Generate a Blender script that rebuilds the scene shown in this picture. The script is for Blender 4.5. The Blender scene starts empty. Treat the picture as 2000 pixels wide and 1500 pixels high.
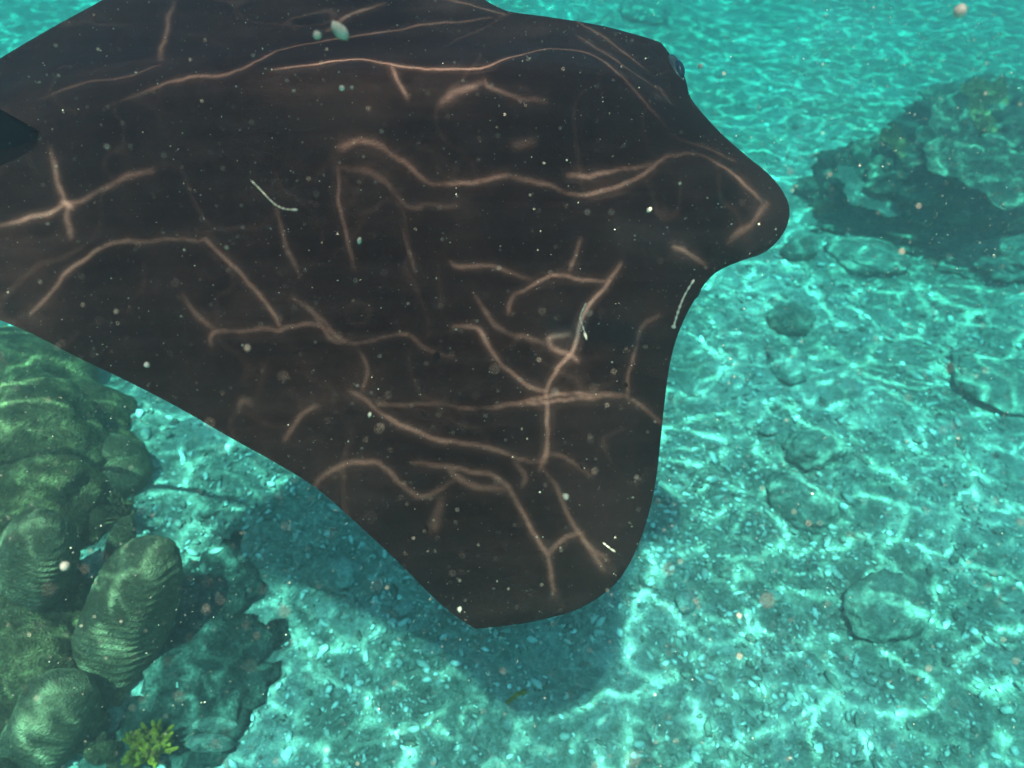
import bpy, bmesh, math, random
import numpy as np
from mathutils import Vector, Matrix, noise as mnoise

random.seed(7); rng = np.random.default_rng(11)
S = bpy.context.scene
COL = S.collection

# ------------------------------------------------------------------ camera
CAM = np.array([0.0, 0.0, 2.6])
PITCH = math.radians(45)
HF = math.radians(75)
cd = bpy.data.cameras.new('camera'); cam = bpy.data.objects.new('camera', cd); COL.objects.link(cam)
cam.location = CAM; cam.rotation_euler = (math.radians(90) - PITCH, 0, 0)
cd.sensor_width = 36; cd.lens = 18 / math.tan(HF / 2)
cd.clip_start = 0.02; cd.clip_end = 300
cd.dof.use_dof = True; cd.dof.focus_distance = 1.45; cd.dof.aperture_fstop = 2.7
S.camera = cam

# ------------------------------------------------------------------ sky, sun, exposure
SUN_TILT = math.radians(13)      # angle from straight overhead
SUN_AZ = math.radians(199)       # the sun stands behind the camera (towards -Y)
sun_dir = np.array([math.sin(SUN_TILT) * math.sin(SUN_AZ), math.sin(SUN_TILT) * math.cos(SUN_AZ), math.cos(SUN_TILT)])
W = bpy.data.worlds.new('World'); S.world = W; W.use_nodes = True
nt = W.node_tree; nt.nodes.clear()
sky = nt.nodes.new('ShaderNodeTexSky'); sky.sky_type = 'NISHITA'; sky.sun_disc = False
sky.sun_elevation = math.pi / 2 - SUN_TILT; sky.sun_rotation = SUN_AZ
bg = nt.nodes.new('ShaderNodeBackground'); bg.inputs[1].default_value = 0.105
wo = nt.nodes.new('ShaderNodeOutputWorld')
nt.links.new(sky.outputs[0], bg.inputs[0]); nt.links.new(bg.outputs[0], wo.inputs[0])
sl = bpy.data.lights.new('sun', 'SUN'); sl.energy = 5.0; sl.angle = math.radians(0.35); sl.color = (1, 0.93, 0.85)
so = bpy.data.objects.new('sun', sl); COL.objects.link(so); so.location = (0, -2, 12)
so.rotation_euler = Vector(sun_dir).to_track_quat('Z', 'Y').to_euler()
S.view_settings.view_transform = 'Standard'; S.view_settings.look = 'None'
S.view_settings.exposure = 1.42; S.view_settings.gamma = 1; S.view_settings.use_curve_mapping = False
S.render.engine = 'CYCLES'
S.cycles.use_denoising = True
S.cycles.max_bounces = 6; S.cycles.diffuse_bounces = 3; S.cycles.volume_bounces = 1
S.cycles.transparent_max_bounces = 8; S.cycles.sample_clamp_indirect = 4
S.cycles.caustics_reflective = False; S.cycles.caustics_refractive = False

WATER_Z = 2.95

# ------------------------------------------------------------------ helpers
fpx = 1000 / math.tan(HF / 2)
Rg = np.array([1.0, 0, 0]); Fw = np.array([0, math.cos(PITCH), -math.sin(PITCH)]); Up = np.cross(Rg, Fw)
def pray(px, py):
    v = Fw * fpx + Rg * (px - 1000) + Up * (750 - py)
    return v / np.linalg.norm(v)
def at(px, py, z=0.0):
    v = pray(px, py); return CAM + v * ((z - CAM[2]) / v[2])
def along(px, py, d):
    return CAM + pray(px, py) * d

def tag(o, label=None, cat=None, group=None, kind=None):
    if label: o['label'] = label
    if cat: o['category'] = cat
    if group: o['group'] = group
    if kind: o['kind'] = kind
    return o
def empty(name, loc, rot=(0, 0, 0)):
    o = bpy.data.objects.new(name, None); COL.objects.link(o); o.location = loc; o.rotation_euler = rot
    o.empty_display_size = .05
    return o
def mesh_obj(name, V, Fc, m=None, parent=None, smooth=True):
    me = bpy.data.meshes.new(name)
    V = np.asarray(V, dtype=np.float32)
    if isinstance(Fc, np.ndarray):
        n, k = Fc.shape
        me.vertices.add(len(V)); me.vertices.foreach_set('co', V.ravel())
        me.loops.add(n * k); me.loops.foreach_set('vertex_index', Fc.astype(np.int32).ravel())
        me.polygons.add(n); me.polygons.foreach_set('loop_start', np.arange(0, n * k, k, dtype=np.int32))
        me.polygons.foreach_set('loop_total', np.full(n, k, dtype=np.int32))
        me.update(calc_edges=True)
    else:
        me.from_pydata([tuple(map(float, v)) for v in V], [], Fc)
    if smooth: me.polygons.foreach_set('use_smooth', np.ones(len(me.polygons), dtype=bool))
    me.validate()
    o = bpy.data.objects.new(name, me); COL.objects.link(o)
    if m: me.materials.append(m)
    if parent: o.parent = parent
    return o

def hsh(ix, iy, seed):
    n = (ix.astype(np.int64) * 374761393 + iy.astype(np.int64) * 668265263 + seed * 1274126177) & 0xffffffff
    n = ((n ^ (n >> 13)) * 1274126177) & 0xffffffff
    n = n ^ (n >> 16)
    return (n & 0xffff) / 65535.0
def vnoise(x, y, seed=0):
    ix = np.floor(x); iy = np.floor(y); fx = x - ix; fy = y - iy
    fx = fx * fx * (3 - 2 * fx); fy = fy * fy * (3 - 2 * fy)
    a = hsh(ix, iy, seed); b = hsh(ix + 1, iy, seed); c = hsh(ix, iy + 1, seed); d = hsh(ix + 1, iy + 1, seed)
    return (a * (1 - fx) + b * fx) * (1 - fy) + (c * (1 - fx) + d * fx) * fy
def fbm(x, y, o=4, seed=0):
    s = 0; a = .5
    for i in range(o):
        s = s + a * (vnoise(x, y, seed + i) - .5); x = x * 2.03 + 17; y = y * 2.03 - 9; a *= .5
    return s

# node helpers
class NB:
    def __init__(s, name):
        s.m = bpy.data.materials.new(name); s.m.use_nodes = True; s.t = s.m.node_tree; s.t.nodes.clear()
        s.out = s.t.nodes.new('ShaderNodeOutputMaterial')
    def n(s, ty, **k):
        nd = s.t.nodes.new(ty)
        for a, b in k.items():
            setattr(nd, a, b)
        return nd
    def l(s, a, b): s.t.links.new(a, b)
    def setin(s, sock, v):
        if isinstance(v, bpy.types.NodeSocket): s.l(v, sock)
        else: sock.default_value = v
    def math(s, op, a, b=None, c=None, clamp=False):
        nd = s.n('ShaderNodeMath', operation=op); nd.use_clamp = clamp
        s.setin(nd.inputs[0], a)
        if b is not None: s.setin(nd.inputs[1], b)
        if c is not None: s.setin(nd.inputs[2], c)
        return nd.outputs[0]
    def noise(s, vec, scale, detail=4, rough=.55, dist=0, col=False):
        nd = s.n('ShaderNodeTexNoise'); s.l(vec, nd.inputs['Vector'])
        nd.inputs['Scale'].default_value = scale; nd.inputs['Detail'].default_value = detail
        nd.inputs['Roughness'].default_value = rough; nd.inputs['Distortion'].default_value = dist
        return nd.outputs['Color' if col else 'Fac']
    def ramp(s, fac, stops):
        nd = s.n('ShaderNodeValToRGB'); s.l(fac, nd.inputs[0]); e = nd.color_ramp.elements
        while len(e) < len(stops): e.new(.5)
        for q, (p, c) in zip(e, stops):
            q.position = p; q.color = (*c, 1) if len(c) == 3 else c
        return nd.outputs[0]
    def mix(s, f, a, b, mode='MIX'):
        nd = s.n('ShaderNodeMix', data_type='RGBA', blend_type=mode)
        s.setin(nd.inputs[0], f)
        for sock, v in ((nd.inputs[6], a), (nd.inputs[7], b)):
            if isinstance(v, tuple): sock.default_value = (*v, 1)
            else: s.l(v, sock)
        return nd.outputs[2]
    def maprange(s, v, a, b, c, d, smooth=False):
        nd = s.n('ShaderNodeMapRange'); nd.interpolation_type = 'SMOOTHSTEP' if smooth else 'LINEAR'
        s.setin(nd.inputs[0], v)
        for i, q in enumerate((a, b, c, d)): nd.inputs[1 + i].default_value = q
        return nd.outputs[0]
    def principled(s, base, rough=.8, bump=None, bstr=.5, bdist=.01, spec=.3):
        p = s.n('ShaderNodeBsdfPrincipled')
        if isinstance(base, tuple): p.inputs['Base Color'].default_value = (*base, 1)
        else: s.l(base, p.inputs['Base Color'])
        s.setin(p.inputs['Roughness'], rough); p.inputs['Specular IOR Level'].default_value = spec
        if bump is not None:
            b = s.n('ShaderNodeBump'); b.inputs['Strength'].default_value = bstr; b.inputs['Distance'].default_value = bdist
            s.l(bump, b.inputs['Height']); s.l(b.outputs[0], p.inputs['Normal'])
        s.l(p.outputs[0], s.out.inputs['Surface'])
        return p
    def gpos(s): return s.n('ShaderNodeNewGeometry').outputs['Position']
    def opos(s): return s.n('ShaderNodeTexCoord').outputs['Object']

# ------------------------------------------------------------------ materials
def mat_seabed():
    b = NB('seabed_rubble'); p = b.gpos()
    big = b.noise(p, .9, 3); mid = b.noise(p, 5, 4, .6, .4); fine = b.noise(p, 30, 9, .78, .9)
    vo = b.n('ShaderNodeTexVoronoi', feature='F1'); vo.inputs['Scale'].default_value = 26; b.l(p, vo.inputs['Vector'])
    sand = b.ramp(fine, [(.34, (.19, .175, .15)), (.45, (.30, .28, .24)), (.54, (.38, .36, .31)), (.66, (.58, .55, .49))])
    alg = b.ramp(fine, [(.36, (.10, .10, .08)), (.5, (.20, .20, .155)), (.64, (.40, .38, .31))])
    f = b.math('ADD', b.math('MULTIPLY', big, .9), b.math('MULTIPLY', mid, .6))
    f = b.maprange(f, .68, .90, 0, 1, True)
    c = b.mix(f, alg, sand)
    cell = b.math('MULTIPLY_ADD', vo.outputs['Color'], .6, .7)
    c2 = b.mix(.55, c, cell, 'MULTIPLY'); gr = b.maprange(b.noise(p, 140, 3, .7), .35, .65, .55, 1.4); c2 = b.mix(.6, c2, gr, 'MULTIPLY')
    h = b.math('ADD', b.math('MULTIPLY', fine, .7), b.math('MULTIPLY', b.math('SUBTRACT', 1.0, vo.outputs['Distance']), .5))
    b.principled(c2, .95, h, .8, .025, .08)
    return b.m
def mat_rock(name, dark, mid_, light, scale=9, polyp=90, pol=.5):
    b = NB(name); p = b.opos()
    n1 = b.noise(p, scale, 8, .7, .5); n2 = b.noise(p, scale * 6, 6, .7)
    vo = b.n('ShaderNodeTexVoronoi', feature='F1'); vo.inputs['Scale'].default_value = polyp; b.l(p, vo.inputs['Vector'])
    g = b.math('ADD', b.math('MULTIPLY', n1, .55), b.math('MULTIPLY', n2, .45))
    c = b.ramp(g, [(.38, dark), (.5, mid_), (.63, light)])
    spot = b.maprange(vo.outputs['Distance'], .1, .6, 1.25, .55)
    c = b.mix(pol, c, spot, 'MULTIPLY')
    h = b.math('ADD', b.math('MULTIPLY', n1, .5), b.math('MULTIPLY', n2, .8))
    h = b.math('SUBTRACT', h, b.math('MULTIPLY', vo.outputs['Distance'], .35))
    b.principled(c, .95, h, 1.0, .025, .08)
    return b.m
def mat_manta():
    b = NB('manta_skin'); p = b.opos()
    n1 = b.noise(p, 3.2, 4, .6); n2 = b.noise(p, 55, 4, .7); n3 = b.noise(p, 260, 2, .6)
    g = b.math('ADD', b.math('MULTIPLY', n1, .7), b.math('MULTIPLY', n2, .3))
    c = b.ramp(g, [(.35, (.026, .0050, .0031)), (.5, (.042, .0100, .0066)), (.66, (.078, .0205, .0140))])
    mp = b.n('ShaderNodeMapping'); mp.inputs['Scale'].default_value = (1.1, 16, 4); b.l(p, mp.inputs[0])
    stk = b.maprange(b.noise(mp.outputs[0], 1.6, 5, .65, .3), .45, .75, 0, .55)
    c = b.mix(stk, c, (.090, .028, .020))
    # pale shoulder smudge and a few faint blotches are pigment
    at_ = b.n('ShaderNodeAttribute', attribute_name='pale'); 
    mott = b.math('MULTIPLY', at_.outputs['Fac'], b.maprange(n2, .3, .7, .5, 1.2))
    c = b.mix(mott, c, (.12, .042, .032))
    blk = b.n('ShaderNodeAttribute', attribute_name='dark')
    c = b.mix(blk.outputs['Fac'], c, (.012, .009, .009))
    sep = b.n('ShaderNodeSeparateXYZ'); b.l(b.n('ShaderNodeNewGeometry').outputs['Normal'], sep.inputs[0])
    under = b.maprange(sep.outputs[2], -.35, -.7, 0, 1)
    c = b.mix(under, c, (.55, .53, .5))
    h = b.math('ADD', n3, b.math('MULTIPLY', n2, 1.0))
    b.principled(c, .75, h, .5, .004, .08)
    return b.m
def mat_plain(name, c, rough=.7, scale=60, var=.35):
    b = NB(name); p = b.opos(); n = b.noise(p, scale, 4, .6)
    lo = tuple(x * (1 - var) for x in c); hi = tuple(min(1, x * (1 + var)) for x in c)
    b.principled(b.ramp(n, [(.3, lo), (.7, hi)]), rough, n, .4, .004, .3)
    return b.m

M = dict(
    seabed=mat_seabed(),
    coral=mat_rock('boulder_coral', (.09, .040, .018), (.21, .10, .046), (.52, .29, .12), 9, 110),
    ridged=mat_rock('ridged_coral', (.15, .075, .04), (.23, .122, .066), (.40, .23, .13), 12, 140, .2),
    reef=mat_rock('reef_rock', (.04, .048, .038), (.10, .10, .075), (.25, .23, .16), 7, 40),
    algae=mat_rock('algae_rock', (.09, .095, .075), (.20, .20, .16), (.42, .40, .33), 16, 60),
    rubble=mat_rock('coral_rubble', (.14, .13, .1), (.32, .3, .24), (.55, .52, .45), 30),
    pale=mat_rock('pale_rubble', (.35, .33, .28), (.55, .52, .45), (.7, .68, .6), 30),
    foot_shade=mat_rock('shade_dark', (.025, .03, .025), (.07, .075, .06), (.20, .20, .16), 14, 70),  # dark tone standing in for shade at the left reef's foot
    yellow=mat_rock('yellow_coral', (.35, .14, .008), (.7, .33, .02), (.9, .5, .06), 30),
    manta=mat_manta(),
    eye=mat_plain('eye_dark', (.02, .025, .035), .15), ring=mat_plain('eye_ring', (.06, .045, .042), .5, 90),
    fin=mat_plain('fin_skin', (.012, .003, .002), .9),
    white=mat_plain('plankton_white', (.75, .44, .30), .8), red=mat_plain('plankton_pink', (.8, .42, .3), .5),
)

def mat_rubble():
    b = NB('loose_rubble'); g = b.n('ShaderNodeNewGeometry'); n = b.noise(g.outputs['Position'], 160, 3, .6)
    f = b.math('MULTIPLY_ADD', n, .5, b.math('MULTIPLY_ADD', g.outputs['Random Per Island'], .8, -.15))
    c = b.ramp(f, [(.1, (.10, .095, .07)), (.4, (.30, .28, .23)), (.7, (.5, .48, .42)), (.95, (.78, .76, .7))])
    b.principled(c, .95, n, .6, .005, .08)
    return b.m
M['loose'] = mat_rubble()
# ------------------------------------------------------------------ seabed
def sea_h(x, y):
    h = 0.22 * fbm(x * .45, y * .45, 3, 3) + .16 * fbm(x * 1.6, y * 1.6, 4, 9) + .05 * fbm(x * 9, y * 9, 4, 21)
    r = np.abs(fbm(x * 5, y * 5, 3, 40)); h = h + .04 * (.15 - r)
    # the sea floor climbs a little towards the reef on the left
    h = h + .25 / (1 + np.exp((x + 1.75 - .12 * y) * 4))
    return h
def gh(x, y): return float(sea_h(np.array([x]), np.array([y]))[0])
N = 540
u = np.linspace(-1, 1, N); k = 4.1
gx = np.sinh(k * u) * (32 / math.sinh(k)); gy = np.sinh(k * u) * (32 / math.sinh(k)) + 1.6
X, Y = np.meshgrid(gx, gy)
Z = sea_h(X, Y) + .03 * fbm(X * 22, Y * 22, 3, 77)
idx = np.arange(N * N).reshape(N, N)
Fq = np.stack([idx[:-1, :-1], idx[:-1, 1:], idx[1:, 1:], idx[1:, :-1]], -1).reshape(-1, 4)
sb = mesh_obj('seabed', np.stack([X, Y, Z], -1).reshape(-1, 3), Fq, M['seabed']); tag(sb, kind='structure')

# ------------------------------------------------------------------ manta ray (local frame: x ahead, y to its far side, z up its back)
TILT, ROLL = math.radians(28), math.radians(6)
nz = np.array([math.sin(ROLL), -math.sin(TILT) * math.cos(ROLL), math.cos(TILT) * math.cos(ROLL)])
P0 = CAM + Fw * 1.32
def plane_hit(px, py):
    v = pray(px, py); return CAM + v * (((P0 - CAM) @ nz) / (v @ nz))
O = plane_hit(1400, 270); T = plane_hit(0, 250)
ax = (O - T) / np.linalg.norm(O - T); ay = np.cross(nz, ax)
Lm = np.stack([ax, ay, nz])                       # world -> local rows
def to_local(P): return (P - O) @ Lm.T
def to_world(Q): return np.asarray(Q) @ Lm + O
def bend(y):
    return np.where(y < 0, -.16 * np.abs(y) ** 2, -.10 * np.abs(y) ** 2)
def edge_pt(px, py):
    v = pray(px, py); z = 0.0
    for _ in range(30):
        tt = ((O + nz * z - CAM) @ nz) / (v @ nz); q = to_local(CAM + v * tt); z = float(bend(q[1])) * .7 + z * .3
    return q[:2]
lead_px = [(1290, 84), (1335, 150), (1350, 200), (1400, 262), (1455, 312), (1505, 352), (1533, 388), (1541, 418), (1533, 450), (1510, 480),
           (1485, 497), (1440, 512), (1392, 537), (1355, 588), (1325, 650), (1308, 710), (1298, 780), (1290, 860), (1281, 940), (1266, 1010),
           (1245, 1070), (1215, 1125), (1175, 1163), (1120, 1193), (1050, 1212), (985, 1224), (930, 1229)]
trail_px = [(930, 1229), (895, 1207), (850, 1170), (780, 1100), (700, 1025), (620, 955), (540, 905), (450, 855), (350, 797), (250, 745),
            (150, 697), (70, 655), (0, 625), (-120, 575), (-260, 520), (-330, 440), (-360, 370)]
def dens(pts, n=8):
    P = np.array(pts); out = []
    for i in range(len(P) - 1):
        a = P[max(i - 1, 0)]; b = P[i]; c = P[i + 1]; d = P[min(i + 2, len(P) - 1)]
        for j in range(n):
            t = j / n
            out.append(.5 * ((2 * b) + (c - a) * t + (2 * a - 5 * b + 4 * c - d) * t * t + (-a + 3 * b - 3 * c + d) * t ** 3))
    out.append(P[-1]); return np.array(out)
lead = dens([edge_pt(*p) for p in lead_px]); trail = dens([edge_pt(*p) for p in trail_px])
far_t = dens([edge_pt(*p) for p in [(-360, 370), (-300, 300), (-150, 210), (0, 114), (100, 55), (200, 0), (330, -75), (480, -170), (620, -250), (700, -300)]])
far_l = dens([edge_pt(*p) for p in [(1290, 88), (1200, 62), (1100, 46), (1030, 36), (985, 22), (940, -5), (890, -60), (840, -130), (790, -210), (740, -275), (700, -300)]])
LE = np.concatenate([lead[::-1], far_l[1:]]); TE = np.concatenate([trail, far_t[1:]])
def mono(P):
    y = P[:, 1].copy(); y = np.maximum.accumulate(y) + np.arange(len(y)) * 1e-7
    return y, P[:, 0]
LY, LX = mono(LE); TY, TX = mono(TE)
y0 = max(LY[0], TY[0]); y1 = min(LY[-1], TY[-1])
def chord(y):
    xl = np.interp(y, LY, LX); xt = np.interp(y, TY, TX); return xl, np.minimum(xt, xl - 1e-4)
def sstep(a, b, x):
    t = np.clip((x - a) / (b - a), 0, 1); return t * t * (3 - 2 * t)
def shape(x, y):
    """mid-surface height, upper and lower half thickness"""
    xl, xt = chord(y); s = np.clip((xl - x) / (xl - xt), 0, 1)
    f = np.minimum(1, 1.35 * np.sqrt(np.clip(s / .30, 0, 1)) * (1 - .26 * np.clip(s / .3, 0, 1))) * np.clip(1 - s, 0, 1) ** .8 * 1.25
    tail_end = sstep(y0, y0 + .05, y) * sstep(y1, y1 - .05, y)
    t = (.010 + .050 * np.exp(-(y / .34) ** 2) + .03 * sstep(-.5, -.0, x) * np.exp(-((y + .05) / .22) ** 2)) * np.sqrt(np.clip(tail_end, 0, 1))
    hump = .105 * np.exp(-((y - .015) / .145) ** 2) * sstep(.02, -.42, x) * sstep(-1.9, -.95, x)
    # muscle swells and the groove behind the head fin
    sw = .008 * np.exp(-((y + .22 + .1 * (x + .6)) / .05) ** 2) * sstep(0, -.25, x) * sstep(-1.4, -.9, x)
    gr = -.012 * np.exp(-(((x - .015) + .25 * (y + .16)) / .022) ** 2) * np.exp(-((y + .13) / .10) ** 2)
    ed = np.clip(s / .12, 0, 1) * np.clip((1 - s) / .12, 0, 1)
    ripple = .004 * np.sin(x * 13 + y * 5) * sstep(-.2, -.8, y)
    return bend(y) + ripple, t * f + (hump + sw + gr) * ed, t * f * .9 + .25 * hump * ed
ny, ns = 260, 150
th = np.linspace(0, math.pi, ny); ys = y0 + (y1 - y0) * (1 - np.cos(th)) / 2
ys = .5 * ys + .5 * np.linspace(y0, y1, ny)
ss = (1 - np.cos(np.linspace(0, math.pi, ns))) / 2
Yg = np.repeat(ys[:, None], ns, 1); xl, xt = chord(ys)
Xg = xl[:, None] + (xt - xl)[:, None] * ss[None, :]
mid, up_, dn = shape(Xg, Yg)
top = np.stack([Xg, Yg, mid + up_], -1); bot = np.stack([Xg, Yg, mid - dn], -1)
Vm = np.concatenate([top.reshape(-1, 3), bot.reshape(-1, 3)])
ix = np.arange(ny * ns).reshape(ny, ns)
q = lambda a: np.stack([a[:-1, :-1], a[:-1, 1:], a[1:, 1:], a[1:, :-1]], -1).reshape(-1, 4)
Ft = q(ix)[:, ::-1]; Fb = q(ix + ny * ns)
def strip(a, b): return np.stack([a[:-1], a[1:], b[1:], b[:-1]], -1)
Fs = np.concatenate([strip(ix[0], ix[0] + ny * ns), strip(ix[-1] + ny * ns, ix[-1]), strip(ix[:, 0] + ny * ns, ix[:, 0]), strip(ix[:, -1], ix[:, -1] + ny * ns)])
manta = empty('manta_ray', O)
manta.matrix_world = Matrix([[ax[0], ay[0], nz[0], O[0]], [ax[1], ay[1], nz[1], O[1]], [ax[2], ay[2], nz[2], O[2]], [0, 0, 0, 1]])
tag(manta, 'large dark brown manta ray gliding over the reef with light ripples on its back', 'manta ray')
body = mesh_obj('body', Vm, np.concatenate([Ft, Fb, Fs]), M['manta'], manta)
bmn = bmesh.new(); bmn.from_mesh(body.data); bmesh.ops.remove_doubles(bmn, verts=bmn.verts, dist=1e-5)
bmesh.ops.recalc_face_normals(bmn, faces=bmn.faces)
bmn.to_mesh(body.data); bmn.free()

zt = lambda x, y: (lambda r: float(r[0] + r[1]))(shape(np.array(x), np.array(y)))
def surf_hit(px, py, off=0.0):
    """where the sight line through a pixel meets the manta's back (local)"""
    v = pray(px, py); a, b = .5, 3.5; prev = a
    for t in np.linspace(a, b, 180):
        ql = to_local(CAM + v * t)
        if y0 < ql[1] < y1 and ql[2] < zt(ql[0], ql[1]) + off:
            lo, hi = prev, t
            for _ in range(12):
                m_ = (lo + hi) / 2; qq = to_local(CAM + v * m_)
                if qq[2] < zt(qq[0], qq[1]) + off: hi = m_
                else: lo = m_
            return to_local(CAM + v * hi)
        prev = t
    return None
# pigment fields as vertex attributes in the manta's own coordinates
co = np.empty(len(body.data.vertices) * 3, dtype=np.float32); body.data.vertices.foreach_get('co', co); co = co.reshape(-1, 3)
pale = np.zeros(len(co)); dark = np.zeros(len(co))
def blotch(arr, pxs, r, a):
    P = [surf_hit(*p) for p in pxs]; P = [p for p in P if p is not None]
    for i in range(max(1, len(P) - 1)):
        A = P[i][:2]; B = P[min(i + 1, len(P) - 1)][:2]; d = B - A; L2 = max(d @ d, 1e-9)
        t = np.clip(((co[:, :2] - A) @ d) / L2, 0, 1); dd = np.linalg.norm(co[:, :2] - (A + t[:, None] * d), axis=1)
        arr[:] = np.maximum(arr, a * np.exp(-(dd / r) ** 2))
blotch(pale, [(1215, 452), (1280, 466), (1340, 480)], .035, .55)
blotch(pale, [(520, 375), (560, 395)], .03, .25)
blotch(dark, [(1090, 640), (1235, 655)], .03, .6)
blotch(dark, [(1405, 395), (1412, 380)], .012, .7)
for nm, arr in (('pale', pale), ('dark', dark)):
    a_ = body.data.attributes.new(nm, 'FLOAT', 'POINT'); a_.data.foreach_set('value', arr.astype(np.float32))

# ------------------------------------------------------------------ water surface, out of view: a gobo with light lines painted into its transparency
TR = [  # (brightness, width cm, points) read on the manta's back
 (1.0, .8, [(400, 466), (430, 498), (480, 552), (520, 592), (540, 622), (545, 640)]),
 (.55, 1.0, [(400, 466), (300, 470), (220, 475), (170, 500), (130, 532), (100, 570), (60, 620)]),
 (.9, .7, [(575, 588), (620, 620), (650, 648), (690, 668), (740, 660), (790, 655), (830, 680), (885, 702)]),
 (.5, 1.2, [(600, 600), (640, 655), (690, 668)]),
 (.35, .9, [(690, 668), (712, 720), (705, 765)]),
 (.9, .75, [(685, 763), (720, 780), (750, 806), (790, 836), (850, 855), (920, 865), (970, 880), (1020, 898), (1060, 902)]),
 (.7, .6, [(740, 786), (800, 793), (870, 793), (950, 795), (985, 786), (1060, 784), (1140, 778), (1225, 778)]),
 (.6, .6, [(960, 800), (980, 790), (1080, 770), (1150, 772), (1225, 776)]),
 (.6, .8, [(1225, 778), (1260, 798), (1290, 822)]),
 (.8, .9, [(1225, 778), (1232, 725), (1243, 675)]), (.3, 1.1, [(1243, 675), (1255, 645), (1290, 615)]),
 (.9, .9, [(1063, 762), (1085, 722), (1110, 692), (1130, 640), (1160, 580), (1187, 546), (1215, 518)]),
 (.5, 1.6, [(1075, 680), (1105, 690), (1125, 705)]), (.4, 1.6, [(1075, 680), (1070, 660), (1110, 650)]),
 (.7, .7, [(1187, 546), (1140, 543), (1090, 542), (1050, 555), (1010, 575)]), (.3, 1.2, [(1010, 575), (990, 610)]),
 (.8, .9, [(885, 638), (930, 642), (955, 672), (980, 715), (1020, 745), (1063, 762)]),
 (.55, 1.7, [(935, 645), (955, 672), (970, 695)]),
 (.65, .9, [(1063, 762), (1068, 830), (1068, 882), (1058, 925)]),
 (.6, 1.4, [(1068, 875), (1062, 900)]), (.4, .9, [(1068, 885), (1110, 900), (1155, 932)]),
 (.65, .8, [(805, 905), (860, 912), (930, 918), (970, 928), (1005, 970), (1030, 1020), (1072, 1078)]),
 (.7, .9, [(1005, 970), (1030, 1020), (1072, 1078)]),
 (.6, .9, [(1072, 1078), (1105, 1050), (1140, 1042)]), (.6, .8, [(1072, 1078), (1075, 1120), (1085, 1162)]),
 (.5, 1.0, [(1065, 920), (1100, 980), (1130, 1040), (1155, 1075), (1190, 1100)]),
 (.35, 1.3, [(1130, 1040), (1160, 1090), (1180, 1120)]),
 (.35, 2.2, [(880, 925), (930, 945), (990, 950)]), (.45, .8, [(870, 915), (905, 938), (960, 955)]), (.35, 1.4, [(1010, 905), (1030, 935), (1015, 950)]),
 (.3, 1.2, [(80, 192), (150, 165), (230, 155), (310, 128)]), (.35, 1.8, [(335, 0), (325, 60), (312, 118)]),
 (.35, 1.3, [(235, 196), (300, 176), (350, 158), (450, 142), (540, 100), (650, 78), (800, 52), (960, 34)]),
 (.85, .9, [(530, 138), (600, 128), (700, 115), (780, 130), (860, 138), (950, 130), (1010, 108), (1080, 94)]),
 (.45, 1.2, [(1080, 94), (1150, 105), (1210, 145), (1270, 210), (1312, 264)]),
 (.5, 1.0, [(770, 132), (785, 165), (800, 186)]), (.35, 1.2, [(945, 152), (960, 170), (1010, 188), (1070, 200)]),
 (.3, 2.2, [(870, 200), (940, 160)]), (.5, 1.4, [(655, 296), (700, 286), (750, 290)]),
 (.65, 1.0, [(740, 288), (790, 318), (840, 358), (880, 362)]), (.95, .8, [(875, 362), (940, 355), (990, 344)]),
 (.4, 1.0, [(990, 344), (1050, 356), (1110, 374)]), (1.0, .8, [(1110, 374), (1160, 375), (1230, 360), (1280, 325), (1310, 306), (1355, 300)]),
 (.45, 1.1, [(1355, 300), (1400, 320), (1450, 355), (1490, 395)]), (.9, .8, [(1105, 335), (1160, 340), (1220, 332), (1280, 322)]),
 (.3, 1.2, [(1310, 270), (1370, 285), (1430, 310)]),
 (.7, 1.3, [(0, 442), (60, 425), (130, 404)]), (.8, 1.2, [(130, 404), (180, 385), (250, 347), (300, 338)]),
 (.5, 1.2, [(130, 404), (112, 355), (100, 290)]), (.9, 1.6, [(122, 398), (138, 410)]), (.3, 1.6, [(132, 404), (135, 460)]),
 (.5, 1.0, [(658, 335), (664, 400), (678, 470), (690, 525)]), (.45, 1.0, [(770, 370), (800, 400), (830, 408)]),
 (.5, .9, [(788, 440), (800, 490), (812, 535)]), (.25, 1.8, [(660, 330), (750, 350), (790, 385)]),
 (.25, 1.4, [(535, 400), (550, 460), (590, 540)]), (.25, 1.4, [(800, 400), (850, 405), (900, 395)]),
 (.6, .9, [(412, 682), (430, 652), (540, 645), (620, 640), (680, 660)]), (.35, 1.2, [(350, 575), (395, 625), (430, 652)]),
 (.5, 1.1, [(556, 856), (585, 815), (620, 795)]), (.25, 1.6, [(470, 800), (480, 780), (500, 790)]),
 (.35, 1.1, [(610, 955), (640, 925), (690, 905), (740, 908), (780, 945), (820, 972), (870, 952), (900, 930)]),
 (.5, .9, [(1310, 482), (1345, 492), (1388, 520)]), (.3, 1.1, [(880, 510), (900, 520), (960, 522), (1040, 548)]), (.3, 1.2, [(1135, 470), (1110, 530)]),
 (.25, 1.4, [(925, 580), (960, 630), (1000, 650)]), (.2, 1.5, [(1000, 650), (1060, 670)]),
 (.3, 1.2, [(1105, 30), (1200, 88), (1262, 135)]), (.3, 1.2, [(1130, 72), (1240, 142), (1305, 190)]), (.3, 1.6, [(1290, 170), (1305, 200)]),
 (.25, 1.5, [(640, 60), (690, 25), (750, 5)]), (.35, 1.0, [(870, 0), (930, 12), (985, 28)]), (.25, 2.0, [(1420, 470), (1470, 440), (1500, 400)]),
 (.2, 2.5, [(1000, 285), (1045, 275)]), (.2, 3, [(840, 1040), (860, 980)]),
]
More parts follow.
